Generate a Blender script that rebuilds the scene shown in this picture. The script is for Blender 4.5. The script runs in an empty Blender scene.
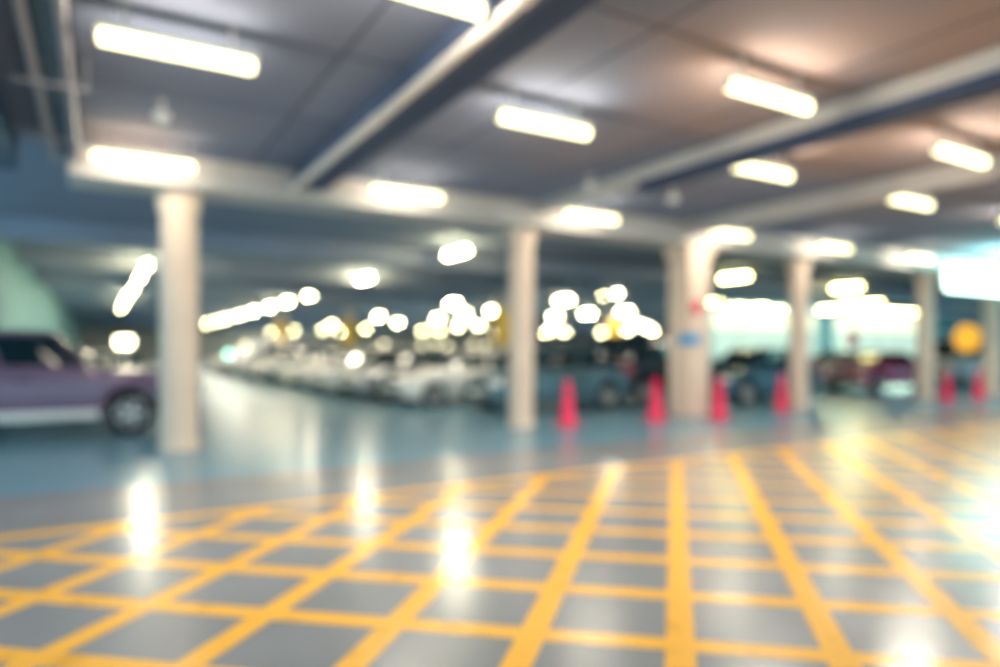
import bpy, bmesh, math, random
from mathutils import Vector, Matrix
random.seed(4)
PI = math.pi
SC = bpy.context.scene
COL = SC.collection

# ------------------------------------------------------------------ camera numbers
EYE = 1.5                 # eye height
FPX = 680.0               # focal length in pixels of a 1000 px wide frame
HOR = 350.0               # horizon row
TH = math.radians(30.6)   # camera heading, to the right of the depth axis Y
CEIL = 4.3
LAMP = 4.0                # height of the tube lights
SN, CS = math.sin(TH), math.cos(TH)

def at(px, py, z):
    d = FPX * (z - EYE) / (HOR - py)
    lat = (px - 500.0) / FPX * d
    return Vector((d * SN + lat * CS, d * CS - lat * SN, z))

# ------------------------------------------------------------------ materials
def new_mat(name):
    m = bpy.data.materials.new(name); m.use_nodes = True
    nt = m.node_tree
    return m, nt, nt.nodes['Principled BSDF']

def mat(name, col, rough=0.5, metal=0.0, spec=0.5, noise=0.0, nscale=3.0, coat=0.0):
    m, nt, b = new_mat(name)
    b.inputs['Roughness'].default_value = rough
    b.inputs['Metallic'].default_value = metal
    b.inputs['Specular IOR Level'].default_value = spec
    b.inputs['Coat Weight'].default_value = coat
    b.inputs['Coat Roughness'].default_value = 0.05
    if noise > 0:
        tc = nt.nodes.new('ShaderNodeTexCoord')
        n = nt.nodes.new('ShaderNodeTexNoise'); n.inputs['Scale'].default_value = nscale
        n.inputs['Detail'].default_value = 4
        r = nt.nodes.new('ShaderNodeValToRGB')
        r.color_ramp.elements[0].position = 0.3; r.color_ramp.elements[1].position = 0.7
        r.color_ramp.elements[0].color = [c * (1 - noise) for c in col] + [1]
        r.color_ramp.elements[1].color = [min(1, c * (1 + noise)) for c in col] + [1]
        nt.links.new(tc.outputs['Object'], n.inputs['Vector'])
        nt.links.new(n.outputs['Fac'], r.inputs['Fac'])
        nt.links.new(r.outputs['Color'], b.inputs['Base Color'])
    else:
        b.inputs['Base Color'].default_value = (*col, 1)
    return m

def glow(name, col, strength, base=(0.8, 0.8, 0.75)):
    m, nt, b = new_mat(name)
    b.inputs['Base Color'].default_value = (*base, 1)
    b.inputs['Roughness'].default_value = 0.4
    b.inputs['Emission Color'].default_value = (*col, 1)
    b.inputs['Emission Strength'].default_value = strength
    return m

def ceiling_material():
    m, nt, b = new_mat('grey brown concrete planks')
    N, L = nt.nodes.new, nt.links.new
    tc = N('ShaderNodeTexCoord')
    n1 = N('ShaderNodeTexNoise'); n1.inputs['Scale'].default_value = 0.28; n1.inputs['Detail'].default_value = 3
    mp = N('ShaderNodeMapping'); mp.inputs['Location'].default_value = (2.4, 1.2, 0)
    L(tc.outputs['Object'], mp.inputs['Vector']); L(mp.outputs['Vector'], n1.inputs['Vector'])
    r1 = N('ShaderNodeValToRGB')
    r1.color_ramp.elements[0].position = 0.38; r1.color_ramp.elements[1].position = 0.62
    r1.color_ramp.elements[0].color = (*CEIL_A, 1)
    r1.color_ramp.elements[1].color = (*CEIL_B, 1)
    sx = N('ShaderNodeSeparateXYZ'); L(tc.outputs['Object'], sx.inputs[0])
    def ramp(sock, a, b_):
        q = N('ShaderNodeMapRange'); q.interpolation_type = 'SMOOTHSTEP'
        q.inputs[1].default_value = a; q.inputs[2].default_value = b_
        L(sock, q.inputs[0]); return q.outputs[0]
    gx = ramp(sx.outputs['X'], -57.0 + 2.0, -57.0 + 6.5)      # colour ramps browner towards the near right
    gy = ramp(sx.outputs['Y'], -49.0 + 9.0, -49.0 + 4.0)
    def mul(a, b_):
        q = N('ShaderNodeMath'); q.operation = 'MULTIPLY'; L(a, q.inputs[0]); L(b_, q.inputs[1]); return q.outputs[0]
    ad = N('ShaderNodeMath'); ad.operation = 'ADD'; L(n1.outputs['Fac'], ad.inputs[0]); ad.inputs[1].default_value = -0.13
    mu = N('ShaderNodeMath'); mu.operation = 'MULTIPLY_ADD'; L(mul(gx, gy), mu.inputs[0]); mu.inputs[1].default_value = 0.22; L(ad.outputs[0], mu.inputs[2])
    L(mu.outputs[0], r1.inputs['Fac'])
    br = N('ShaderNodeTexBrick')
    br.offset = 0.0; br.inputs['Scale'].default_value = 1.0
    br.inputs['Brick Width'].default_value = 2.2; br.inputs['Row Height'].default_value = 1.94
    br.inputs['Mortar Size'].default_value = 0.035; br.inputs['Mortar Smooth'].default_value = 0.6
    br.inputs['Color1'].default_value = (1, 1, 1, 1); br.inputs['Color2'].default_value = (0.80, 0.80, 0.82, 1)
    br.inputs['Mortar'].default_value = (0.40, 0.40, 0.43, 1)
    L(tc.outputs['Object'], br.inputs['Vector'])
    mx = N('ShaderNodeMix'); mx.data_type = 'RGBA'; mx.blend_type = 'MULTIPLY'; mx.inputs[0].default_value = 1.0
    L(r1.outputs['Color'], mx.inputs[6]); L(br.outputs['Color'], mx.inputs[7])
    fy = ramp(sx.outputs['Y'], -49.0 + 10.9, -49.0 + 11.4)     # blue-grey beyond the column beam
    m2 = N('ShaderNodeMix'); m2.data_type = 'RGBA'; L(fy, m2.inputs[0]); L(mx.outputs[2], m2.inputs[6]); m2.inputs[7].default_value = (*CEIL_FAR, 1)
    L(m2.outputs[2], b.inputs['Base Color'])
    b.inputs['Roughness'].default_value = 0.85
    return m

def floor_material():
    m, nt, b = new_mat('polished grey epoxy')
    N, L = nt.nodes.new, nt.links.new
    tc = N('ShaderNodeTexCoord')
    n1 = N('ShaderNodeTexNoise'); n1.inputs['Scale'].default_value = 0.6; n1.inputs['Detail'].default_value = 5
    L(tc.outputs['Object'], n1.inputs['Vector'])
    r1 = N('ShaderNodeValToRGB')
    r1.color_ramp.elements[0].position = 0.35; r1.color_ramp.elements[1].position = 0.68
    r1.color_ramp.elements[0].color = (*[c * 0.88 for c in FLOOR], 1)
    r1.color_ramp.elements[1].color = (*[c * 1.12 for c in FLOOR], 1)
    L(n1.outputs['Fac'], r1.inputs['Fac'])
    sx = N('ShaderNodeSeparateXYZ'); L(tc.outputs['Object'], sx.inputs[0])
    q = N('ShaderNodeMapRange'); q.inputs[1].default_value = 8.5; q.inputs[2].default_value = 8.6; L(sx.outputs['Y'], q.inputs[0])
    m2 = N('ShaderNodeMix'); m2.data_type = 'RGBA'; L(q.outputs[0], m2.inputs[0])      # blue painted drive lane
    L(r1.outputs['Color'], m2.inputs[6]); m2.inputs[7].default_value = (*FLOOR_BLUE, 1); L(m2.outputs[2], b.inputs['Base Color'])
    n2 = N('ShaderNodeTexNoise'); n2.inputs['Scale'].default_value = 2.5
    L(tc.outputs['Object'], n2.inputs['Vector'])
    mr = N('ShaderNodeMapRange'); mr.inputs[3].default_value = 0.19; mr.inputs[4].default_value = 0.28
    L(n2.outputs['Fac'], mr.inputs[0]); L(mr.outputs[0], b.inputs['Roughness'])
    b.inputs['Specular IOR Level'].default_value = 0.75
    return m

def paint_material():
    m, nt, b = new_mat('yellow road paint')
    N, L = nt.nodes.new, nt.links.new
    tc = N('ShaderNodeTexCoord')
    n1 = N('ShaderNodeTexNoise'); n1.inputs['Scale'].default_value = 5.0; n1.inputs['Detail'].default_value = 6
    L(tc.outputs['Object'], n1.inputs['Vector'])
    r1 = N('ShaderNodeValToRGB')
    r1.color_ramp.elements[0].position = 0.30; r1.color_ramp.elements[1].position = 0.45
    r1.color_ramp.elements[0].color = (*[c * 0.8 for c in YELLOW], 1)
    r1.color_ramp.elements[1].color = (*YELLOW, 1)
    L(n1.outputs['Fac'], r1.inputs['Fac']); L(r1.outputs['Color'], b.inputs['Base Color'])
    b.inputs['Roughness'].default_value = 0.2
    return m

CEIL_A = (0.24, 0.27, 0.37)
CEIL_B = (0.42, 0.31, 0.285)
FLOOR = (0.265, 0.28, 0.30)
FLOOR_BLUE = (0.18, 0.34, 0.44)
CEIL_FAR = (0.25, 0.29, 0.39)
YELLOW = (1.0, 0.52, 0.07)
TUBE_COL = (1.0, 0.93, 0.66)
P_NEAR, P_BEAM, P_SIDE, P_FAR = 58.0, 16.0, 11.0, 70.0
LIGHT_COL = (1.0, 0.90, 0.76)
WORLD_COL, WORLD_STR = (0.42, 0.80, 0.95), 1.4

M = {}
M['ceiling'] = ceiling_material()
M['floor'] = floor_material()
M['paint'] = paint_material()
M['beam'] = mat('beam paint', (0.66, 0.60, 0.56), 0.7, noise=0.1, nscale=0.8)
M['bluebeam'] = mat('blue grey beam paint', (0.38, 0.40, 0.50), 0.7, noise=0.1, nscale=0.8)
M['shadebeam'] = mat('beam colour with shade', (0.10, 0.13, 0.22), 0.7, noise=0.1, nscale=0.8)  # shadow band along the middle beam put into its colour
M['edge_pipe'] = mat('cream edge pipe paint', (0.85, 0.74, 0.66), 0.4)
M['tray'] = mat('dark blue tray paint', (0.035, 0.06, 0.14), 0.55)
M['column'] = mat('column paint', (0.88, 0.66, 0.52), 0.55, noise=0.05, nscale=1.5)
M['wall'] = mat('pale wall paint', (0.66, 0.72, 0.66), 0.7, noise=0.06, nscale=0.6)
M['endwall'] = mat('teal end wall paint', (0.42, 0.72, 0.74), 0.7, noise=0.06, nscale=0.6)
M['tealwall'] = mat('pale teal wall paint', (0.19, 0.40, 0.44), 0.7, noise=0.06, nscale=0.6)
M['darkwall'] = mat('grey wall paint', (0.30, 0.36, 0.42), 0.7, noise=0.08, nscale=0.5)
M['housing'] = mat('white enamel', (0.80, 0.78, 0.74), 0.4)
M['tube'] = glow('lit tube', (1.0, 0.91, 0.50), 4.2, (0.2, 0.2, 0.18))
M['tube_far'] = glow('lit bare tube', (1.0, 0.90, 0.48), 66.0)
M['tube_window'] = glow('lit tube by the windows', (1.0, 0.89, 0.36), 26.0)
M['bulb'] = glow('lit bulkhead lens', (1.0, 0.90, 0.55), 14.0)
M['box_glow'] = glow('lit panel', (0.62, 1.0, 0.82), 5.5)
M['pane_low'] = glow('frosted daylight glass', (0.74, 1.0, 0.82), 0.68, (0.12, 0.16, 0.14))
M['pane_top'] = glow('clear daylight glass', (0.95, 1.0, 0.70), 1.15, (0.12, 0.16, 0.14))
M['steel'] = mat('galvanised steel', (0.55, 0.55, 0.55), 0.35, metal=0.6, noise=0.05)
M['pipe'] = mat('dull cream pipe paint', (0.34, 0.31, 0.34), 0.4)
M['duct'] = mat('blue duct paint', (0.05, 0.12, 0.20), 0.6)
M['cone'] = mat('red plastic', (1.0, 0.02, 0.12), 0.45)
M['conebase'] = mat('dark red rubber', (0.80, 0.012, 0.07), 0.6)
M['sign_red'] = mat('red sign face', (0.85, 0.10, 0.12), 0.5)
M['sign_blue'] = mat('blue sign face', (0.05, 0.36, 0.72), 0.5)
M['sign_white'] = mat('white sign face', (0.85, 0.82, 0.78), 0.5)
M['sign_yellow'] = mat('yellow sign face', (1.0, 0.60, 0.04), 0.5)
M['sign_glow'] = glow('yellow sign with added glow', (1.0, 0.44, 0.02), 0.75, (0.9, 0.45, 0.02))  # emission added to brighten the yellow sign face
M['rubber'] = mat('tyre rubber', (0.012, 0.016, 0.02), 0.7)
M['glass'] = mat('tinted car glass', (0.006, 0.022, 0.03), 0.06, spec=0.5)
M['alloy'] = mat('wheel alloy', (0.70, 0.70, 0.70), 0.3, metal=0.5)
M['blacktrim'] = mat('black plastic trim', (0.012, 0.02, 0.026), 0.5)
M['lens'] = mat('clear lamp lens', (0.85, 0.85, 0.82), 0.1, coat=0.6)
M['redlens'] = mat('red lamp lens', (0.55, 0.01, 0.03), 0.15, coat=0.6)
M['greenlamp'] = glow('green lit lens', (0.30, 0.95, 0.70), 7.0)
M['smallwhite'] = mat('white plastic', (0.85, 0.82, 0.80), 0.4)
M['dome'] = mat('smoked dome', (0.03, 0.03, 0.04), 0.1)

# ------------------------------------------------------------------ mesh helpers
def add_box(bm, c, s, bev=0.0, rot=None, tap=None):
    r = bmesh.ops.create_cube(bm, size=1.0)
    vs = r['verts']
    for v in vs:
        k = tap if (tap and v.co.z > 0) else (1, 1)
        v.co = Vector((v.co.x * s[0] * k[0], v.co.y * s[1] * k[1], v.co.z * s[2]))
    if bev > 0:
        es = list({e for v in vs for e in v.link_edges})
        g = bmesh.ops.bevel(bm, geom=es, offset=bev, segments=2, profile=0.5, affect='EDGES')
        vs = list({v for f in g['faces'] for v in f.verts} | {v for v in vs if v.is_valid})
    for v in vs:
        p = v.co.copy()
        if rot is not None: p = rot @ p
        v.co = p + Vector(c)

def add_lathe(bm, prof, n=24, axis='Z', c=(0, 0, 0)):
    rings = []
    for r, h in prof:
        ring = []
        for i in range(n):
            a = 2 * PI * i / n
            x, y = r * math.cos(a), r * math.sin(a)
            p = (x, y, h) if axis == 'Z' else ((h, x, y) if axis == 'X' else (y, h, x))
            ring.append(bm.verts.new(Vector(p) + Vector(c)))
        rings.append(ring)
    for a, b in zip(rings, rings[1:]):
        for i in range(n):
            bm.faces.new((a[i], a[(i + 1) % n], b[(i + 1) % n], b[i]))
    bm.faces.new(rings[0][::-1]); bm.faces.new(rings[-1])

def obj(name, bm, m, parent=None, loc=None, rotz=None, smooth=True):
    bmesh.ops.recalc_face_normals(bm, faces=bm.faces[:])
    me = bpy.data.meshes.new(name)
    bm.to_mesh(me); bm.free()
    me.materials.append(m)
    if smooth:
        for p in me.polygons: p.use_smooth = True
        me.set_sharp_from_angle(angle=math.radians(38))
    o = bpy.data.objects.new(name, me); COL.objects.link(o)
    if parent: o.parent = parent
    if loc is not None: o.location = loc
    if rotz is not None: o.rotation_euler = (0, 0, rotz)
    return o

def tag(o, label=None, cat=None, group=None, kind=None):
    if label: o['label'] = label
    if cat: o['category'] = cat
    if group: o['group'] = group
    if kind: o['kind'] = kind
    return o

def thing(name, label, cat, loc=(0, 0, 0), rotz=0.0, group=None):
    o = bpy.data.objects.new(name, None); COL.objects.link(o)
    o.empty_display_size = 0.2
    o.location = loc; o.rotation_euler = (0, 0, rotz)
    return tag(o, label, cat, group)

def dup(root, loc, rotz, label, group=None, swap=None):
    def cp(o):
        c = o.copy(); COL.objects.link(c)
        if swap and o.type == 'MESH' and o.data.materials and o.data.materials[0] == swap[0]:
            c.data = swapped(o.data, swap[1])
        return c
    r = cp(root); r.location = loc; r.rotation_euler = (0, 0, rotz); r['label'] = label
    if group: r['group'] = group
    for ch in list(root.children):
        c = cp(ch); c.parent = r
        for g in list(ch.children):
            d = cp(g); d.parent = c
    return r

_sw = {}
def swapped(me, m):
    k = (me.name, m.name)
    if k not in _sw:
        n = me.copy(); n.materials.clear(); n.materials.append(m); _sw[k] = n
    return _sw[k]

def struct(name, bm, m, label=None, cat=None, smooth=False):
    return tag(obj(name, bm, m, smooth=smooth), label, cat, kind='structure')

def box_obj(c, s, bev=0.0):
    bm = bmesh.new(); add_box(bm, c, s, bev); return bm

# ------------------------------------------------------------------ the shell
X0, X1, Y0, Y1 = -6.0, 120.0, -6.0, 104.0
struct('floor', box_obj(((X0 + X1) / 2, (Y0 + Y1) / 2, -0.1), (X1 - X0, Y1 - Y0, 0.2)), M['floor'], 'polished grey garage floor with blurred reflections', 'floor')
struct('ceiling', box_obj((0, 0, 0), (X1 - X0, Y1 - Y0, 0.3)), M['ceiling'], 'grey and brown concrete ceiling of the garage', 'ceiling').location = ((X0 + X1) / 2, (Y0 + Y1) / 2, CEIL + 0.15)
bmwl = box_obj((-2.1, 61.5, CEIL / 2), (0.2, 85.0, CEIL)); add_box(bmwl, (-4.1, 19.1, CEIL / 2), (3.8, 0.2, CEIL))
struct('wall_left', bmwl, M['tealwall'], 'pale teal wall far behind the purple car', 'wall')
struct('wall_back', box_obj((57.9, 104.1, CEIL / 2), (124.2, 0.2, CEIL)), M['housing'], 'distant grey back wall of the garage', 'wall')

# daylight windows, far right
WY = 30.0
bmw = bmesh.new()
def wall_piece(x0, x1, z0, z1):
    add_box(bmw, ((x0 + x1) / 2, WY + 0.1, (z0 + z1) / 2), (x1 - x0, 0.2, z1 - z0))
wall_piece(32.0, 44.2, 0, 1.05); wall_piece(44.2, 57.6, 0, 1.05)
wall_piece(32.0, 33.2, 1.05, CEIL); wall_piece(57.0, 57.6, 1.05, CEIL)
wall_piece(43.8, 45.8, 1.05, CEIL)
wall_piece(33.2, 43.8, 4.1, CEIL); wall_piece(45.8, 57.0, 4.1, CEIL)
wall_piece(57.6, 120.0, 0, CEIL)
struct('wall_right', bmw, M['endwall'], 'pale end wall around the two bright windows', 'wall')
def window(i, x0, x1, label):
    bm = bmesh.new()
    n = max(2, round((x1 - x0) / 2.8))
    for k in range(n + 1):
        x = x0 + (x1 - x0) * k / n
        add_box(bm, (x, WY + 0.06, (1.05 + 4.1) / 2), (0.08, 0.14, 3.05))
    for z in (1.07, 2.85, 4.08):
        add_box(bm, ((x0 + x1) / 2, WY + 0.06, z), (x1 - x0, 0.12, 0.06))
    f = struct('window_%d' % i, bm, M['housing'], label, 'window')
    obj('frosted_pane', box_obj(((x0 + x1) / 2, WY + 0.1, 1.96), (x1 - x0, 0.02, 1.78)), M['pane_low'], f, smooth=False)
    obj('clear_pane', box_obj(((x0 + x1) / 2, WY + 0.1, 3.47), (x1 - x0, 0.02, 1.2)), M['pane_top'], f, smooth=False)
def daylight(x0, x1, power):
    l = bpy.data.lights.new('daylight', 'AREA'); l.shape = 'RECTANGLE'; l.size = x1 - x0; l.size_y = 3.0
    l.energy = power; l.color = (0.60, 1.0, 0.84)
    o = bpy.data.objects.new('daylight', l); COL.objects.link(o)
    o.location = ((x0 + x1) / 2, WY - 0.04, 2.58); o.rotation_euler = (-PI / 2, 0, 0)
daylight(33.2, 43.8, 700.0); daylight(45.8, 57.0, 420.0)
window(1, 33.2, 43.8, 'bright mint daylight window between square pier and round column')
window(2, 45.8, 57.0, 'bright mint daylight window behind the crimson car')

# beams
def beam(name, x0, x1, y0, y1, zb, label, m='beam'):
    return struct(name, box_obj(((x0 + x1) / 2, (y0 + y1) / 2, (zb + CEIL) / 2), (x1 - x0, y1 - y0, CEIL - zb), 0.02), M[m], label, 'beam')
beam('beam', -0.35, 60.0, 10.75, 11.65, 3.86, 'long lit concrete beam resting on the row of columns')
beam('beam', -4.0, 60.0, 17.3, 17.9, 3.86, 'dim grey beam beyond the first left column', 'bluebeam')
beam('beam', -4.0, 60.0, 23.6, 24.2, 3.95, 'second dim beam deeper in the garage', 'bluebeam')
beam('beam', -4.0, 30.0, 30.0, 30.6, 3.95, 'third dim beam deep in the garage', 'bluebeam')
beam('beam', 2.63, 2.75, -6.0, 10.75, 3.98, 'narrow dark overhead beam in the middle of the ceiling', 'shadebeam')
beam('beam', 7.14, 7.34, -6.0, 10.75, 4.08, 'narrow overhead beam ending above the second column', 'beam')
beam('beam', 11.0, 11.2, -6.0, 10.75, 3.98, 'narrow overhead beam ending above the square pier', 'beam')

def cable_tray(x0, x1, label, dz=0.0, y1=8.4):
    t = thing('cable_tray', label, 'cable tray', ((x0 + x1) / 2, 2.3, CEIL - dz), 0, 'dark cable trays beside the narrow beams')
    w, y0 = x1 - x0, -8.2
    bm = bmesh.new(); add_box(bm, (0, (y0 + y1) / 2, -0.285), (w, y1 - y0, 0.02)); obj('tray_floor', bm, M['tray'], t)
    for sg in (-1, 1):
        bm = bmesh.new(); add_box(bm, (sg * (w / 2 - 0.01), (y0 + y1) / 2, -0.23), (0.02, y1 - y0, 0.12), 0.004); obj('side_rail', bm, M['tray'], t)
    for k in range(5):
        bm = bmesh.new(); add_box(bm, (w / 2 - 0.03, y0 + 0.6 + k * 3.05, -0.09 + dz / 2), (0.03, 0.03, 0.19 + dz)); add_box(bm, (0, y0 + 0.6 + k * 3.05, -0.19), (w - 0.03, 0.03, 0.03)); obj('hanger', bm, M['steel'], t)
    for c in (-0.05, 0.02, 0.08):
        bm = bmesh.new(); add_lathe(bm, [(0.022, y0), (0.022, y1)], 10, 'Y', (c, 0, -0.253)); obj('cable', bm, M['rubber'], t)
cable_tray(2.77, 3.09, 'dark blue cable tray beside the narrow beam in the ceiling middle')
cable_tray(7.12, 7.42, 'dark blue cable tray under the narrow beam at upper right', 0.05, 5.6)
# columns
def round_column(name, x, y, r, label, top=3.86):
    bm = bmesh.new()
    add_lathe(bm, [(r + 0.02, 0.0), (r + 0.02, 0.10), (r, 0.12), (r, top - 0.32), (r + 0.05, top - 0.2), (r + 0.05, top)], 40)
    o = struct(name, bm, M['column'], label, 'column', smooth=True)
    o.location = (x, y, 0)
    return o
round_column('column', 1.06, 11.35, 0.265, 'thick round cream column beside the purple car')
round_column('column', 7.2, 11.35, 0.245, 'round cream column second from the left')
round_column('column', 15.8, 11.35, 0.24, 'round cream column just right of the square pier')
round_column('column', 21.9, 11.35, 0.24, 'round cream column beside the crimson car')
round_column('column', 26.1, 11.35, 0.28, 'round cream column cut by the right picture edge')
bmc = bmesh.new(); add_box(bmc, (0, 0, 1.93), (0.65, 0.65, 3.86), 0.025); add_box(bmc, (0, 0, 3.72), (0.8, 0.75, 0.28), 0.02)
pier = struct('column', bmc, M['column'], 'square concrete pier carrying a red and a blue sign', 'column')
pier.location = (11.70, 11.25, 0)

# columns deep in the garage with yellow zone panels
def deep_column(p, label, slabel):
    bm = bmesh.new(); add_box(bm, (0, 0, CEIL / 2), (0.5, 0.5, CEIL), 0.02)
    o = struct('column', bm, M['beam'], label, 'column'); o.location = (p.x, p.y, 0)
    bm = bmesh.new(); add_box(bm, (0, 0, 0), (0.62, 0.62, 1.75), 0.01)
    obj('zone_band', bm, M['sign_yellow'], o, loc=(0, 0, 2.65))['label'] = slabel
def ground(px, d):
    lat = (px - 500.0) / FPX * d
    return Vector((d * SN + lat * CS, d * CS - lat * SN, 0))
for px, d, k in ((502, 34, 'left of the second column'), (349, 45, 'behind the row of parked cars'),
                 (282, 50, 'deep behind the silver cars'), (613, 46, 'behind the black car near the pier')):
    deep_column(ground(px, d), 'distant grey column with yellow band ' + k, 'yellow band on distant column ' + k)

# ------------------------------------------------------------------ yellow box hatching
def hatch():
    bm = bmesh.new()
    B = 6.70; XL, XR = -7.0 + 1.1, 16.0; YL = -2.0
    q = math.sqrt(2)
    def strip(p0, p1, w, z):
        p0, p1 = Vector(p0), Vector(p1)
        t = (p1 - p0).normalized(); nrm = Vector((-t.y, t.x)) * w / 2
        pts = [p0 + nrm, p1 + nrm, p1 - nrm, p0 - nrm]
        top = [bm.verts.new((p.x, p.y, z)) for p in pts]
        bot = [bm.verts.new((p.x, p.y, 0.0002)) for p in pts]
        bm.faces.new(top); bm.faces.new(bot[::-1])
        for i in range(4):
            bm.faces.new((top[i], bot[i], bot[(i + 1) % 4], top[(i + 1) % 4]))
    for k in range(-10, 14):            # V - U = c
        c = 0.04 + 1.07 * k
        y0, y1 = max(YL, XL - c), min(B - 0.05, XR - c)
        if y1 - y0 > 0.3: strip((c + y0, y0), (c + y1, y1), 0.145, 0.0022)
    dx, dy = -0.756, 0.654
    for k in range(-9, 22):             # cross lines, through evenly spaced points of the middle line
        q0 = (5.06 + 1.01 * k) / 2
        px_, py_ = q0 + 0.02, q0 - 0.02
        ts = sorted(((B - 0.05 - py_) / dy, (YL - py_) / dy)); tx = sorted(((XL - px_) / dx, (XR - px_) / dx))
        t0, t1 = max(ts[0], tx[0]), min(ts[1], tx[1])
        if t1 - t0 > 0.3: strip((px_ + dx * t0, py_ + dy * t0), (px_ + dx * t1, py_ + dy * t1), 0.145, 0.0018)
    strip((XL, B), (XR, B), 0.15, 0.0026)
    o = obj('road_marking', bm, M['paint'], smooth=False)
    return tag(o, 'yellow criss-cross box marking painted on the grey floor', 'floor marking', kind='thing')
hatch()

# ------------------------------------------------------------------ tube lights
def area(name, parent, loc, rot, sx, sy, power):
    l = bpy.data.lights.new(name, 'AREA'); l.shape = 'RECTANGLE'; l.size = sx; l.size_y = sy
    l.energy = power; l.color = LIGHT_COL
    o = bpy.data.objects.new(name, l); COL.objects.link(o)
    o.parent = parent; o.location = loc; o.rotation_euler = rot
    return o

def make_fixture(label, group):
    t = thing('ceiling_light', label, 'ceiling light', (0, 0, CEIL), 0, group)
    bm = bmesh.new()
    add_box(bm, (0, 0, -0.20), (1.24, 0.09, 0.05), 0.01)
    obj('housing', bm, M['housing'], t)
    bm = bmesh.new()
    add_lathe(bm, [(0.04, -0.6), (0.06, -0.585), (0.06, 0.585), (0.04, 0.6)], 20, 'X', (0, 0, -0.285))
    obj('tube', bm, M['tube'], t)
    for s in (-1, 1):
        bm = bmesh.new(); add_lathe(bm, [(0.012, -0.18), (0.012, -0.01), (0.03, -0.01), (0.03, 0.0)], 12, 'Z', (0.42 * s, 0, 0))
        obj('stem', bm, M['housing'], t)
        bm = bmesh.new(); add_box(bm, (0.61 * s, 0, -0.26), (0.025, 0.075, 0.12), 0.008)
        obj('end_cap', bm, M['housing'], t)
    return t
G_NEAR = 'ceiling tube lights over the yellow hatching'
fix0 = make_fixture('x', G_NEAR)
_first = [True]
def put_light(x, y, rotz, label, group, near=True):
    if _first[0]:
        _first[0] = False; f = fix0; f.location = (x, y, CEIL); f.rotation_euler = (0, 0, rotz); f['label'] = label; f['group'] = group
    else:
        f = dup(fix0, (x, y, CEIL), rotz, label, group)
    LIGHTS.append((f, near))
    return f
LIGHTS = []
for x, y, lab in [
    (0.60, 6.33, 'long glowing tube light at the upper left, nearest the pipes'),
    (0.54, 10.25, 'glowing tube light above the beam left of the first column'),
    (1.86, 4.42, 'glowing tube light cut by the top picture edge'),
    (4.32, 6.30, 'glowing tube light on the brown ceiling in the picture middle'),
    (4.30, 10.2, 'glowing tube light just above the beam between first two columns'),
    (5.76, 4.45, 'tilted glowing tube light at upper right beside the narrow beam'),
    (8.05, 6.36, 'glowing tube light under the narrow beam at upper right'),
    (9.65, 4.55, 'glowing tube light at the right picture edge, upper one'),
    (11.9, 6.40, 'glowing tube light on teal ceiling near the right edge'),
    (15.7, 6.40, 'glowing tube light half cut by the right picture edge'),
    (8.05, 10.2, 'glowing tube light above the second column'),
    (11.85, 10.2, 'glowing tube light above the square pier'),
    (15.6, 10.2, 'glowing tube light above the column right of the pier'),
    (19.4, 10.2, 'glowing tube light above the column by the crimson car'),
    (23.0, 9.2, 'glowing tube light merging with the white lightbox at right'),
]:
    put_light(x, y, 0.0, lab, G_NEAR)
ORD = ['nearest', 'second', 'third', 'fourth', 'fifth', 'sixth', 'seventh', 'eighth', 'ninth', 'tenth', 'eleventh', 'twelfth', 'thirteenth', 'fourteenth', 'fifteenth', 'sixteenth', 'seventeenth', 'eighteenth', 'nineteenth', 'twentieth']
def row(pts, where, group):
    for i, (x, y) in enumerate(pts):
        put_light(x, y, PI / 2, '%s tube light %s' % (ORD[i], where), group, False)
row([(1.25, 22.7), (1.25, 26.6), (1.25, 31.1), (1.2, 35.5), (1.2, 40.0), (1.2, 46.4)], 'in the receding row left of the first column', 'tube lights receding left of the first column')
row([(8.0, 15.7), (8.1, 23.0), (8.4, 31.3), (8.5, 36.1), (8.6, 40.7), (8.7, 46.0), (8.8, 51.5), (8.8, 57), (8.9, 63), (9, 70), (9, 78), (9, 88)], 'in the long row above the parked silver cars', 'tube lights in the long row over parked cars')
def cluster(pix, where, group):
    pts = []
    for px, py in pix:
        p = at(px, py, LAMP); pts.append((p.x, min(p.y, 100)))
    pts.sort(key=lambda p: p[0] * SN + p[1] * CS)
    row(pts, where, group)
cluster([(453.5, 303.7), (438, 318.6), (464, 314), (458.6, 327), (439.5, 330.5), (478.6, 325.4), (422.5, 331), (493, 311), (495, 333)],
        'in the cluster left of the second column', 'distant tube lights left of the second column')
cluster([(379, 317), (366, 329), (398, 323), (332, 325), (340, 332), (323, 330), (294, 331), (271, 332.5)], 'in the loose cluster over the white and silver cars', 'distant tube lights over the white cars')
cluster([(564, 300.6), (555.5, 317), (587.5, 314), (546, 333), (564.7, 332), (553, 329), (610.6, 295), (625, 312), (614, 325.4), (627.6, 330.5), (646, 327), (602, 333), (636, 324), (652, 331)],
        'in the cluster between second column and square pier', 'distant tube lights between column and pier')
cluster([(735, 278), (718, 302), (738, 308), (760, 308), (776, 311)], 'in front of the mint window right of the pier', 'tube lights before the first mint window')
cluster([(847, 288), (849, 306), (871, 304), (828, 310), (892, 312), (908, 313), (862, 313)], 'in front of the mint window behind the crimson car', 'tube lights before the second mint window')

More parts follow.
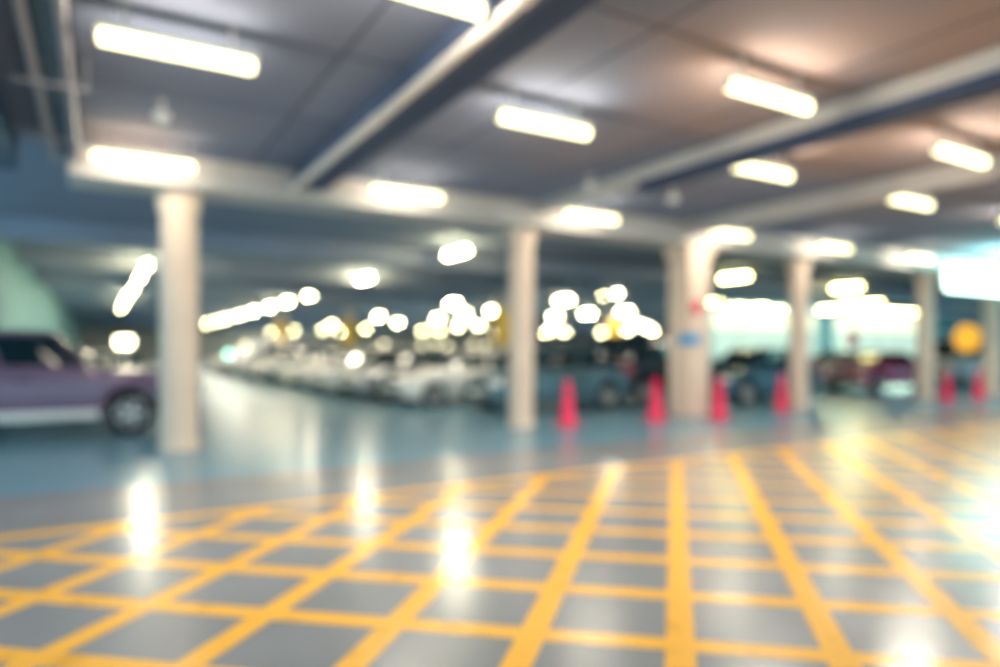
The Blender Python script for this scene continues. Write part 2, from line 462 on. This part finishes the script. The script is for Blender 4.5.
for f, near in LIGHTS:
    if near:
        area('lamp', f, (0, 0, -0.355), (0, 0, 0), 1.15, 0.09, P_BEAM if f.location.y > 10 else P_NEAR)
        for sg in (-1, 1):
            area('lamp', f, (0, 0.07 * sg, -0.285), (PI / 2 * sg, 0, 0), 1.15, 0.09, P_SIDE * (0.5 if f.location.y > 10 else 1.0))
    else:
        for ch in list(f.children):
            if ch.name.startswith('tube'):
                if 'mint window' not in f['label'] :
                    area('lamp', f, (0, 0, -0.355), (0, 0, 0), 1.15, 0.26, P_FAR * (2.6 if f.location.y > 48 else 1.0))
                ch.data = swapped(ch.data, M['tube_window'] if 'mint window' in f['label'] else M['tube_far'])

# bulkhead lamps low on the back wall and on distant walls (small round glows just over the cars)
def bulkhead(loc, label, m, group):
    t = thing('wall_light', label, 'wall light', loc, 0, group)
    bm = bmesh.new(); add_lathe(bm, [(0.2, 0.02), (0.22, 0.0), (0.22, -0.05), (0.2, -0.07)], 20, 'Y'); obj('base', bm, M['housing'], t)
    bm = bmesh.new(); add_lathe(bm, [(0.18, -0.07), (0.18, -0.10), (0.14, -0.16), (0.06, -0.19)], 20, 'Y'); obj('lens', bm, m, t)
    return t
G_B = 'round lamps low on the distant back wall'
for i, px in enumerate((246, 270, 285, 384, 422, 436, 447, 473, 485)):
    r = (px - 500) / FPX
    y = 103.98; v = y * (SN + r * CS) / (CS - r * SN)
    d = v * SN + y * CS
    z = 1.5 + (350 - (344 if i % 2 else 346)) / FPX * d
    bulkhead((v, y, z), '%s round lamp from the left low on the distant back wall' % (['first'] + ORD[1:])[i], M['bulb'], G_B)
# green lamp and cream lamp carried on posts near the cars
def post_lamp(px, py, d, label, m, w=0.34):
    p = ground(px, d); z = EYE + (HOR - py) / FPX * d
    t = thing('post_lamp', label, 'post lamp', (p.x, p.y, 0), TH * -1)
    bm = bmesh.new(); add_lathe(bm, [(0.12, 0), (0.12, 0.02), (0.035, 0.03), (0.035, z - 0.1)], 16); obj('post', bm, M['steel'], t)
    bm = bmesh.new(); add_box(bm, (0, 0.03, z), (w + 0.08, 0.12, 0.30), 0.03); obj('lamp_head', bm, M['housing'], t)
    bm = bmesh.new(); add_box(bm, (0, -0.045, z), (w, 0.05, 0.22), 0.02); obj('lens', bm, m, t)
    return t
post_lamp(229, 354, 33.5, 'small green signal lamp on a post by distant cars', M['greenlamp'], 0.2)
post_lamp(125, 342, 18.4, 'bright cream lamp on a post beyond the purple car', M['bulb'], 0.42)

# ------------------------------------------------------------------ white lightbox, right edge
t = thing('lightbox', 'large glowing white lightbox under the ceiling at right edge', 'lightbox', (23.6, 10.0, CEIL))
bm = bmesh.new(); add_box(bm, (0, 0.1, -0.76), (6.3, 0.06, 0.74), 0.02); obj('housing', bm, M['housing'], t)
bm = bmesh.new(); add_box(bm, (0, -0.05, -0.76), (6.25, 0.24, 0.70), 0.04); obj('lit_panel', bm, M['box_glow'], t)
for s in (-1, 1):
    bm = bmesh.new(); add_lathe(bm, [(0.02, -0.42), (0.02, 0)], 12, 'Z', (2.4 * s, 0.1, 0)); obj('hanger', bm, M['steel'], t)

ceiling_fill = area('lamp', t, (0, -0.05, -0.39), (math.radians(112), 0, math.radians(25)), 6.1, 0.2, 110.0)  # added unseen area light that tints the ceiling teal
ceiling_fill.data.color = (0.36, 1.0, 0.95)
# ------------------------------------------------------------------ services on the ceiling, upper left
def pipe_run(x, z, r, label):
    bm = bmesh.new(); add_lathe(bm, [(r, -5.5), (r, 10.9)], 16, 'Y')
    for y in (-2, 1.2, 4.4, 7.6): add_lathe(bm, [(r + 0.02, y - 0.04), (r + 0.02, y + 0.04)], 16, 'Y')
    o = obj('ceiling_pipe', bm, M['pipe']); o.location = (x, 0, z)
    return tag(o, label, 'pipe', 'pipes along the ceiling')
pipe_run(-0.50, 4.05, 0.045, 'cream ceiling pipe at far upper left, outer of the pair')
pipe_run(-0.24, 4.05, 0.045, 'cream ceiling pipe at upper left, inner beside first light')
for i, y in enumerate((3.0, 5.1, 7.6, 9.6)):
    t = thing('ceiling_pipe_bracket', '%s steel bracket across the pair of ceiling pipes' % ORD[i], 'pipe bracket', (-0.37, y, CEIL), 0, 'brackets of the ceiling pipes')
    bm = bmesh.new(); add_box(bm, (0, 0, -0.32), (0.62, 0.05, 0.03), 0.006); obj('cross_bar', bm, M['pipe'], t)
    for s in (-1, 1):
        bm = bmesh.new(); add_lathe(bm, [(0.01, -0.305), (0.01, 0.004)], 10, 'Z', (0.28 * s, 0, 0)); obj('rod', bm, M['steel'], t)
for px_, lab in ((2.575, 'cream pipe running under the narrow dark beam in the ceiling middle'),):
    bm = bmesh.new(); add_lathe(bm, [(0.055, -5.9), (0.055, 10.74)], 20, 'Y')
    for y in range(-5, 11, 3): add_lathe(bm, [(0.065, y - 0.05), (0.065, y + 0.05)], 20, 'Y')
    tag(obj('ceiling_pipe', bm, M['edge_pipe'], loc=(px_, 0, 3.97)), lab, 'pipe', None)
def duct(x, w, h, y0, y1, label):
    t = thing('air_duct', label, 'air duct', (x, (y0 + y1) / 2, CEIL))
    L = y1 - y0
    bm = bmesh.new(); add_box(bm, (0, 0, -0.06 - h / 2), (w, L, h), 0.01); obj('duct_body', bm, M['duct'], t)
    n = int(L / 1.6)
    for k in range(n + 1):
        bm = bmesh.new(); add_box(bm, (0, -L / 2 + L * k / n, -0.06 - h / 2), (w + 0.04, 0.04, h + 0.04))
        obj('flange', bm, M['duct'], t)
    for k in range(n):
        for s in (-1, 1):
            bm = bmesh.new(); add_box(bm, (s * (w / 2 - 0.05), -L / 2 + L * (k + 0.5) / n, -0.03), (0.03, 0.03, 0.06))
            obj('hanger', bm, M['steel'], t)
duct(-1.65, 1.5, 0.42, -5.0, 10.6, 'wide dark blue air duct along the ceiling at upper left')
duct(-0.37, 0.30, 0.12, -5.0, 10.6, 'narrow dark duct above the pair of cream pipes')

def dome(p, label, kind):
    t = thing(kind, label, kind.replace('_', ' '), (p.x, p.y, CEIL), 0, 'small round devices on the ceiling')
    dz = p.z - CEIL
    bm = bmesh.new(); add_lathe(bm, [(0.05, 0), (0.05, -0.01), (0.015, -0.02), (0.015, dz + 0.07)], 16); obj('stem', bm, M['smallwhite'], t)
    bm = bmesh.new(); add_lathe(bm, [(0.04, dz + 0.07), (0.09, dz + 0.05), (0.10, dz), (0.08, dz - 0.05), (0.03, dz - 0.07)], 20); obj('sensor_head', bm, M['smallwhite'], t)
for px, py, lab in ((162, 117, 'small white round detector between the two left tube lights'), (590, 187, 'small white round detector left of the end of the upper right beam'),
                    (673, 199, 'small white round detector above the square pier'), (217, 242, 'small white round detector just right of the first column'),
                    (573, 284, 'small white round detector right of the second column')):
    dome(at(px, py, 4.12), lab, 'smoke_detector')

# ------------------------------------------------------------------ signs
def disc_sign(name, label, loc, r, m, rotz=0.0, wall=True, drop=0.0):
    t = thing(name, label, 'sign', loc, rotz)
    bm = bmesh.new(); add_lathe(bm, [(r, -0.03), (r, 0.0)], 32, 'Y'); obj('sign_face', bm, m, t)
    bm = bmesh.new(); add_lathe(bm, [(r + 0.015, 0.0), (r + 0.015, 0.02)], 32, 'Y'); obj('rim', bm, M['sign_white'], t)
    if drop:
        for s in (-1, 1):
            bm = bmesh.new(); add_lathe(bm, [(0.015, r * 0.6), (0.015, drop)], 10, 'Z', (s * r * 0.5, 0.01, 0)); obj('hanger', bm, M['steel'], t)
    return t
disc_sign('round_sign', 'round red sign high on the square pier', (11.56, 10.905, 2.46), 0.17, M['sign_red'])
t = thing('rectangular_sign', 'blue rectangular sign wrapped round the corner of the square pier', 'sign', (11.375, 10.925, 1.74))
bm = bmesh.new(); add_box(bm, (0.145, -0.018, 0), (0.32, 0.03, 0.24), 0.006); obj('front_face', bm, M['sign_blue'], t)
bm = bmesh.new(); add_box(bm, (-0.018, 0.155, 0), (0.03, 0.30, 0.24), 0.006); obj('side_face', bm, M['sign_blue'], t)
p = ground(849, 43.5)
disc_sign('round_sign', 'small round red sign in front of the mint window', (47.6, WY - 0.14, 2.3), 0.72, M["sign_red"], drop=2.0)
p = ground(967, 25.0)
disc_sign('round_sign', 'round yellow sign hanging above the white van', (p.x, p.y, 1.94), 0.50, M['sign_glow'], -TH, drop=2.36)

# ------------------------------------------------------------------ traffic cones
def make_cone(label):
    t = thing('traffic_cone', label, 'traffic cone', (0, 0, 0), 0, 'red traffic cones along the column row')
    bm = bmesh.new(); add_box(bm, (0, 0, 0.02), (0.42, 0.42, 0.04), 0.015); obj('base', bm, M['conebase'], t)
    bm = bmesh.new(); add_lathe(bm, [(0.17, 0.035), (0.165, 0.07), (0.15, 0.09), (0.052, 0.86), (0.045, 0.89), (0.02, 0.90)], 28); obj('cone_body', bm, M['cone'], t)
    return t
cone0 = None
for px, py, lab in ((568, 425, 'red traffic cone right of the second column before the teal car'), (656, 420, 'red traffic cone just left of the square pier'),
                    (719, 418, 'red traffic cone just right of the square pier'), (782, 409, 'red traffic cone left of the column after the pier'),
                    (947, 401, 'red traffic cone in front of the white van, left of two'), (979, 398, 'red traffic cone beside the last column at right')):
    p = at(px, py, 0.0)
    if cone0 is None:
        cone0 = make_cone(lab); cone0.location = (p.x, p.y, 0); cone0.rotation_euler = (0, 0, 0.2)
    else:
        dup(cone0, (p.x, p.y, 0), random.uniform(0, 1.5), lab)

# ------------------------------------------------------------------ cars
def lerp_prof(prof, x):
    for (x0, z0), (x1, z1) in zip(prof, prof[1:]):
        if x0 <= x <= x1:
            t = (x - x0) / (x1 - x0)
            return z0 + (z1 - z0) * t
    return prof[0][1] if x < prof[0][0] else prof[-1][1]

CARS = {
 'sedan': dict(L=4.55, W=1.78, H=1.45, sill=0.20, wr=0.315, wx=(1.38, -1.32),
    top=[(-2.275, .62), (-2.22, .90), (-2.05, 1.00), (-1.45, 1.02), (0.95, 0.97), (1.6, .86), (2.05, .76), (2.22, .66), (2.275, .52)],
    cab=(1.12, 0.28, -0.85, -1.75), cabz=0.93),
 'hatchback': dict(L=4.25, W=1.78, H=1.56, sill=0.20, wr=0.32, wx=(1.30, -1.28),
    top=[(-2.125, .55), (-2.10, .95), (-2.0, 1.04), (-1.2, 1.05), (0.95, 1.00), (1.5, .92), (1.9, .82), (2.08, .68), (2.125, .50)],
    cab=(1.20, 0.35, -1.55, -2.05), cabz=0.95),
 'suv': dict(L=4.95, W=1.88, H=1.84, sill=0.34, wr=0.385, wx=(1.52, -1.42),
    top=[(-2.475, .60), (-2.46, 1.05), (-2.38, 1.16), (-1.3, 1.19), (0.8, 1.20), (1.5, 1.15), (2.1, 1.08), (2.40, .92), (2.475, .60)],
    cab=(0.98, 0.38, -2.05, -2.42), cabz=1.10),
 'van': dict(L=4.7, W=1.85, H=1.95, sill=0.25, wr=0.33, wx=(1.50, -1.45),
    top=[(-2.35, .55), (-2.34, 1.00), (-2.3, 1.12), (-1.2, 1.14), (1.2, 1.10), (1.75, 1.02), (2.15, .90), (2.30, .72), (2.35, .5)],
    cab=(1.65, 0.85, -2.15, -2.30), cabz=1.05),
}
def make_car(kind, name, label, paint, group, loc, rotz, boards=False):
    S = CARS[kind]
    L, W, H = S['L'], S['W'], S['H']; hl = L / 2
    t = thing(name, label, 'car', loc, rotz, group)
    def half(x):
        k = abs(x) / hl
        return W / 2 * (1 - 0.10 * k ** 4 - 0.05 * k ** 12)
    # lower body with wheel arches
    bm = bmesh.new()
    xs = set()
    for i in range(41): xs.add(round(-hl + L * i / 40, 4))
    ra = S['wr'] + 0.06
    for wx in S['wx']:
        for i in range(15): xs.add(round(wx + ra * math.cos(PI * i / 14), 4))
    xs = sorted(xs)
    secs = []
    for x in xs:
        zl = S['sill'] + 0.12 * (abs(x) / hl) ** 10
        for wx in S['wx']:
            dx = abs(x - wx)
            if dx < ra: zl = max(zl, S['wr'] + math.sqrt(ra * ra - dx * dx))
        zt = lerp_prof(S['top'], x); w = half(x)
        zt = max(zt, zl + 0.08)
        zm = zl + (zt - zl) * 0.5
        P = [(0, zl), (w * .80, zl), (w * .965, zl + 0.01), (w * .99, zl + (zt - zl) * .25), (w, zm), (w * .985, zl + (zt - zl) * .78),
             (w * .95, zt - 0.035), (w * .89, zt - 0.005), (w * .5, zt + 0.015), (0, zt + 0.02)]
        sec = [bm.verts.new((x, -y, z)) for y, z in P] + [bm.verts.new((x, y, z)) for y, z in P[-2:0:-1]]
        secs.append(sec)
    n = len(secs[0])
    for a, b in zip(secs, secs[1:]):
        for i in range(n): bm.faces.new((a[i], a[(i + 1) % n], b[(i + 1) % n], b[i]))
    bm.faces.new(secs[0]); bm.faces.new(secs[-1][::-1])
    obj('body', bm, paint, t)
    # cabin
    xf0, xf1, xr1, xr0 = S['cab']; z0, z1 = S['cabz'], H
    NE = 5.0
    def xfr(s): return xf0 + (xf1 - xf0) * s, xr0 + (xr1 - xr0) * s
    def hw(s): return W / 2 * (0.93 - 0.19 * s ** 1.2)
    def zz(s): return z0 + (z1 - z0) * s
    bm = bmesh.new(); NR = 48; rings = []
    for s, ins in ((0, 0), (.3, 0), (.6, 0), (.86, 0), (.94, .02), (.985, .08), (1.0, .22)):
        f, r = xfr(min(s, .94)); cx, hx = (f + r) / 2, (f - r) / 2 - ins * 0.8; hy = hw(min(s, .94)) - ins
        ring = []
        for i in range(NR):
            a = 2 * PI * i / NR
            c, sn = math.cos(a), math.sin(a)
            ring.append(bm.verts.new((cx + hx * math.copysign(abs(c) ** (2 / NE), c), hy * math.copysign(abs(sn) ** (2 / NE), sn), zz(s))))
        rings.append(ring)
    for a, b in zip(rings, rings[1:]):
        for i in range(NR): bm.faces.new((a[i], a[(i + 1) % NR], b[(i + 1) % NR], b[i]))
    bm.faces.new(rings[0][::-1]); bm.faces.new(rings[-1])
    obj('cabin', bm, paint, t)
    def yof(fx, s): return hw(s) * (1 - abs(2 * fx - 1) ** NE) ** (1 / NE)
    def panel(name, fn, nu, nv, m, parent):
        bm = bmesh.new(); A, B = [], []
        for i in range(nu + 1):
            ra_, rb_ = [], []
            for j in range(nv + 1):
                o_, i_ = fn(i / nu, j / nv)
                ra_.append(bm.verts.new(o_)); rb_.append(bm.verts.new(i_))
            A.append(ra_); B.append(rb_)
        for i in range(nu):
            for j in range(nv):
                bm.faces.new((A[i][j], A[i + 1][j], A[i + 1][j + 1], A[i][j + 1]))
                bm.faces.new((B[i][j], B[i][j + 1], B[i + 1][j + 1], B[i + 1][j]))
        for i in range(nu):
            bm.faces.new((A[i][0], B[i][0], B[i + 1][0], A[i + 1][0])); bm.faces.new((A[i][nv], A[i + 1][nv], B[i + 1][nv], B[i][nv]))
        for j in range(nv):
            bm.faces.new((A[0][j], A[0][j + 1], B[0][j + 1], B[0][j])); bm.faces.new((A[nu][j], B[nu][j], B[nu][j + 1], A[nu][j + 1]))
        return obj(name, bm, m, parent)
    s0, s1 = 0.18, 0.87
    spans = ((.055, .455), (.495, .93)) if kind == 'sedan' else (((.05, .37), (.40, .68), (.71, .95)) if kind in ('suv', 'van') else ((.055, .45), (.49, .94)))
    for sg in (-1, 1):
        for fa, fb in spans:
            def fn(u, v, sg=sg, fa=fa, fb=fb):
                s = s0 + (s1 - s0) * v; f, r = xfr(s); fx = fa + (fb - fa) * u
                x = f + (r - f) * fx; y = yof(fx, s)
                return (x, sg * (y + .008), zz(s)), (x, sg * (y - .03), zz(s))
            panel('side_window', fn, 8, 4, M['glass'], t)
    def wind(front):
        def fn(u, v):
            s = s0 + 0.02 + (s1 - s0) * v; f, r = xfr(s); q = -0.86 + 1.72 * u
            y = hw(s) * q; e = (1 - abs(q) ** NE) ** (1 / NE); cx, hx = (f + r) / 2, (f - r) / 2
            x = cx + hx * e * (1 if front else -1); k = 1 if front else -1
            return (x + .010 * k, y, zz(s)), (x - .03 * k, y, zz(s))
        return fn
    panel('windshield', wind(True), 10, 4, M['glass'], t)
    panel('rear_window', wind(False), 10, 4, M['glass'], t)
    # wheels
    R = S['wr']
    for wx in S['wx']:
        for sg in (-1, 1):
            yo = sg * (half(wx) - 0.115)
            bm = bmesh.new()
            add_lathe(bm, [(R * .62, -.09), (R * .93, -.10), (R, -.07), (R, .07), (R * .93, .10), (R * .62, .09)], 32, 'Y')
            wh = obj('wheel', bm, M['rubber'], t, loc=(wx, yo, R))
            bm = bmesh.new()
            add_lathe(bm, [(R * .60, .0), (R * .66, .095 * sg), (R * .62, .108 * sg), (R * .55, .085 * sg), (R * .2, .09 * sg), (R * .14, .105 * sg), (R * .02, .108 * sg)], 32, 'Y')
            for k in range(5):
                a = 2 * PI * k / 5
                add_box(bm, (R * .38 * math.cos(a), .095 * sg, R * .38 * math.sin(a)), (R * .42, .03, R * .14), .006, Matrix.Rotation(-a, 3, 'Y'))
            obj('rim', bm, M['alloy'], wh)
    # lights, grille, plates, mirrors, handles, bumpers
    zt = S['top'][-3][1]
    for sg in (-1, 1):
        bm = bmesh.new(); add_box(bm, (hl - .16, sg * W * .36, zt - .10), (.28, .34, .15), .05, Matrix.Rotation(-sg * .30, 3, 'Z')); obj('headlight', bm, M['lens'], t)
        zr = .88 if kind == 'sedan' else .95 if kind == 'hatchback' else 1.0
        bm = bmesh.new(); add_box(bm, (-hl + .10, sg * W * .385, zr), (.20, .26, .16 if kind == 'sedan' else .30), .04, Matrix.Rotation(sg * .2, 3, 'Z')); obj('tail_light', bm, M['redlens'], t)
        xm = xf0 - .18
        bm = bmesh.new(); add_box(bm, (xm, sg * (W / 2 + .07), z0 + .10), (.11, .20, .14), .035); add_box(bm, (xm, sg * (W / 2 - .05), z0 + .05), (.05, .16, .04), .01); obj('side_mirror', bm, paint, t)
        for hx in (-.05, -1.05):
            bm = bmesh.new(); add_box(bm, (hx, sg * (half(hx) * .985 + .012), z0 - .12), (.20, .03, .03), .008); obj('door_handle', bm, M['blacktrim'], t)
    bm = bmesh.new(); add_box(bm, (hl - .015, 0, zt - .11), (.06, W * .42, .13), .02); obj('grille', bm, M['blacktrim'], t)
    bm = bmesh.new(); add_box(bm, (hl - .005, 0, S['sill'] + .18), (.07, W * .66, .13), .025); obj('front_intake', bm, M['blacktrim'], t)
    bm = bmesh.new(); add_box(bm, (hl + .03, 0, S['sill'] + .28), (.02, .46, .12), .004); obj('license_plate', bm, M['sign_white'], t)
    bm = bmesh.new(); add_box(bm, (-hl - .01, 0, S['sill'] + .22), (.06, W * .80, .14), .025); obj('rear_bumper', bm, M['blacktrim'], t)
    bm = bmesh.new(); add_box(bm, (-hl - .012, 0, .80), (.03, .46, .12), .004); obj('license_plate', bm, M['sign_white'], t)
    if boards:
        for sg in (-1, 1):
            bm = bmesh.new(); add_box(bm, ((S['wx'][0] + S['wx'][1]) / 2, sg * (W / 2 - .03), .40), (1.96, .20, .15), .03); obj('running_board', bm, M['smallwhite'], t)
    return t

def paint(name, c, metal=0.3, rough=0.3):
    return mat(name, c, rough, metal=metal, coat=0.6)
PT = dict(white=paint('white car paint', (.90, .87, .82), 0.0), silver=paint('silver car paint', (.55, .55, .54)), teal=paint('grey teal car paint', (.08, .16, .20)),
          dark=paint('dark blue car paint', (.03, .10, .15)), black=paint('black car paint', (.010, .022, .035)), crimson=paint('crimson car paint', (.42, .012, .10)),
          purple=paint('purple maroon car paint', (.20, .12, .20), 0.2), grey=paint('mid grey car paint', (.28, .30, .32)), cream=paint('cream car paint', (.85, .80, .72), 0.0))
make_car('suv', 'suv', 'purple maroon off-road car with pale running board at left edge', PT['purple'], None, (-1.02, 14.55, 0), 0.0, boards=True)
PROTO = {}
def put_car(kind, pt, x, y, rotz, label, group):
    if kind not in PROTO:
        PROTO[kind] = (make_car(kind, kind, label, PT[pt], group, (x, y, 0), rotz), PT[pt]); return
    root, p0 = PROTO[kind]
    dup(root, (x, y, 0), rotz, label, group, swap=(p0, PT[pt]))
GA = 'cars parked in the row left of the second column'
rowA = [('hatchback', 'teal', 7.75, 14.3, 'grey teal hatchback partly hidden behind the second column'),
        ('sedan', 'white', 6.65, 16.9, 'white sedan left of the second column'),
        ('sedan', 'grey', 6.35, 19.6, 'dark grey sedan next to the white sedan, deeper in the row'),
        ('hatchback', 'white', 6.25, 22.3, 'white hatchback third along the parked row'),
        ('sedan', 'silver', 6.2, 25.0, 'silver sedan behind the white hatchback'),
        ('sedan', 'white', 6.2, 27.7, 'white sedan between silver sedan and dark blue car'),
        ('hatchback', 'dark', 6.2, 30.4, 'dark blue hatchback deep in the parked row'),
        ('sedan', 'cream', 6.2, 33.1, 'cream sedan just beyond the dark blue hatchback'),
        ('van', 'silver', 6.2, 35.9, 'silver van deep in the parked row'),
        ('sedan', 'white', 6.2, 38.7, 'white sedan beyond the silver van'),
        ('hatchback', 'black', 6.2, 41.5, 'black hatchback near the far end of the row'),
        ('sedan', 'silver', 6.2, 44.3, 'silver sedan near the far end of the row'),
        ('sedan', 'white', 6.2, 47.1, 'white sedan last but one in the row'),
        ('hatchback', 'cream', 6.2, 49.9, 'cream hatchback at the far end of the row')]
for k, pt, nose, y, lab in rowA:
    put_car(k, pt, nose + CARS[k]['L'] / 2, y, PI, lab, GA)
GB = 'cars parked right of the second column'
for k, pt, x, y, rz, lab in [
    ('van', 'black', 14.95, 15.6, 0.0, 'black van behind the cone left of the square pier'),
    ('hatchback', 'dark', 16.45, 13.3, PI, 'dark teal hatchback between square pier and next column'),
    ('sedan', 'dark', 20.3, 16.6, PI, 'dark blue sedan behind the dark teal hatchback'),
    ('sedan', 'crimson', 25.3, 14.8, PI, 'crimson sedan left of the fourth round column'),
    ('sedan', 'white', 27.0, 17.6, PI, 'white sedan behind the crimson sedan'),
    ('van', 'white', 31.4, 15.0, PI, 'white van under the round yellow sign'),
    ('sedan', 'silver', 14.9, 18.6, 0.0, 'silver sedan behind the black van'),
    ('hatchback', 'silver', 14.8, 21.5, 0.0, 'silver hatchback deeper behind the black van')]:
    put_car(k, pt, x, y, rz, lab, GB)
GC = 'cars beyond the purple car at left'
for k, pt, x, y, lab in [('hatchback', 'cream', -0.7, 17.6, 'cream hatchback beyond the purple car'), ('sedan', 'silver', 0.6, 23.6, 'silver sedan deeper beyond the purple car'),
                         ('sedan', 'white', 0.6, 27.2, 'white sedan deepest beyond the purple car')]:
    put_car(k, pt, x, y, 0.0, lab, GC)

# ------------------------------------------------------------------ daylight outside
w = bpy.data.worlds.new('daylight'); SC.world = w; w.use_nodes = True
bg = w.node_tree.nodes['Background']
bg.inputs['Color'].default_value = (*WORLD_COL, 1); bg.inputs['Strength'].default_value = WORLD_STR

# ------------------------------------------------------------------ camera
cam = bpy.data.cameras.new('camera'); co = bpy.data.objects.new('camera', cam); COL.objects.link(co)
cam.sensor_width = 36.0; cam.lens = FPX / 1000 * 36.0
cam.shift_y = (HOR - 333.5) / 1000.0
co.location = (0, 0, EYE); co.rotation_euler = (PI / 2, 0, -TH)
cam.clip_end = 400
cam.dof.use_dof = True; cam.dof.focus_distance = 1.4; cam.dof.aperture_fstop = 0.65
cam.dof.aperture_blades = 0
SC.camera = co
vs = SC.view_settings
vs.view_transform = 'Standard'; vs.look = 'None'; vs.exposure = 0.32; vs.gamma = 1.0; vs.use_curve_mapping = False
SC.cycles.max_bounces = 8; SC.cycles.diffuse_bounces = 4; SC.cycles.glossy_bounces = 4
SC.cycles.sample_clamp_indirect = 6.0
SC.cycles.use_denoising = True
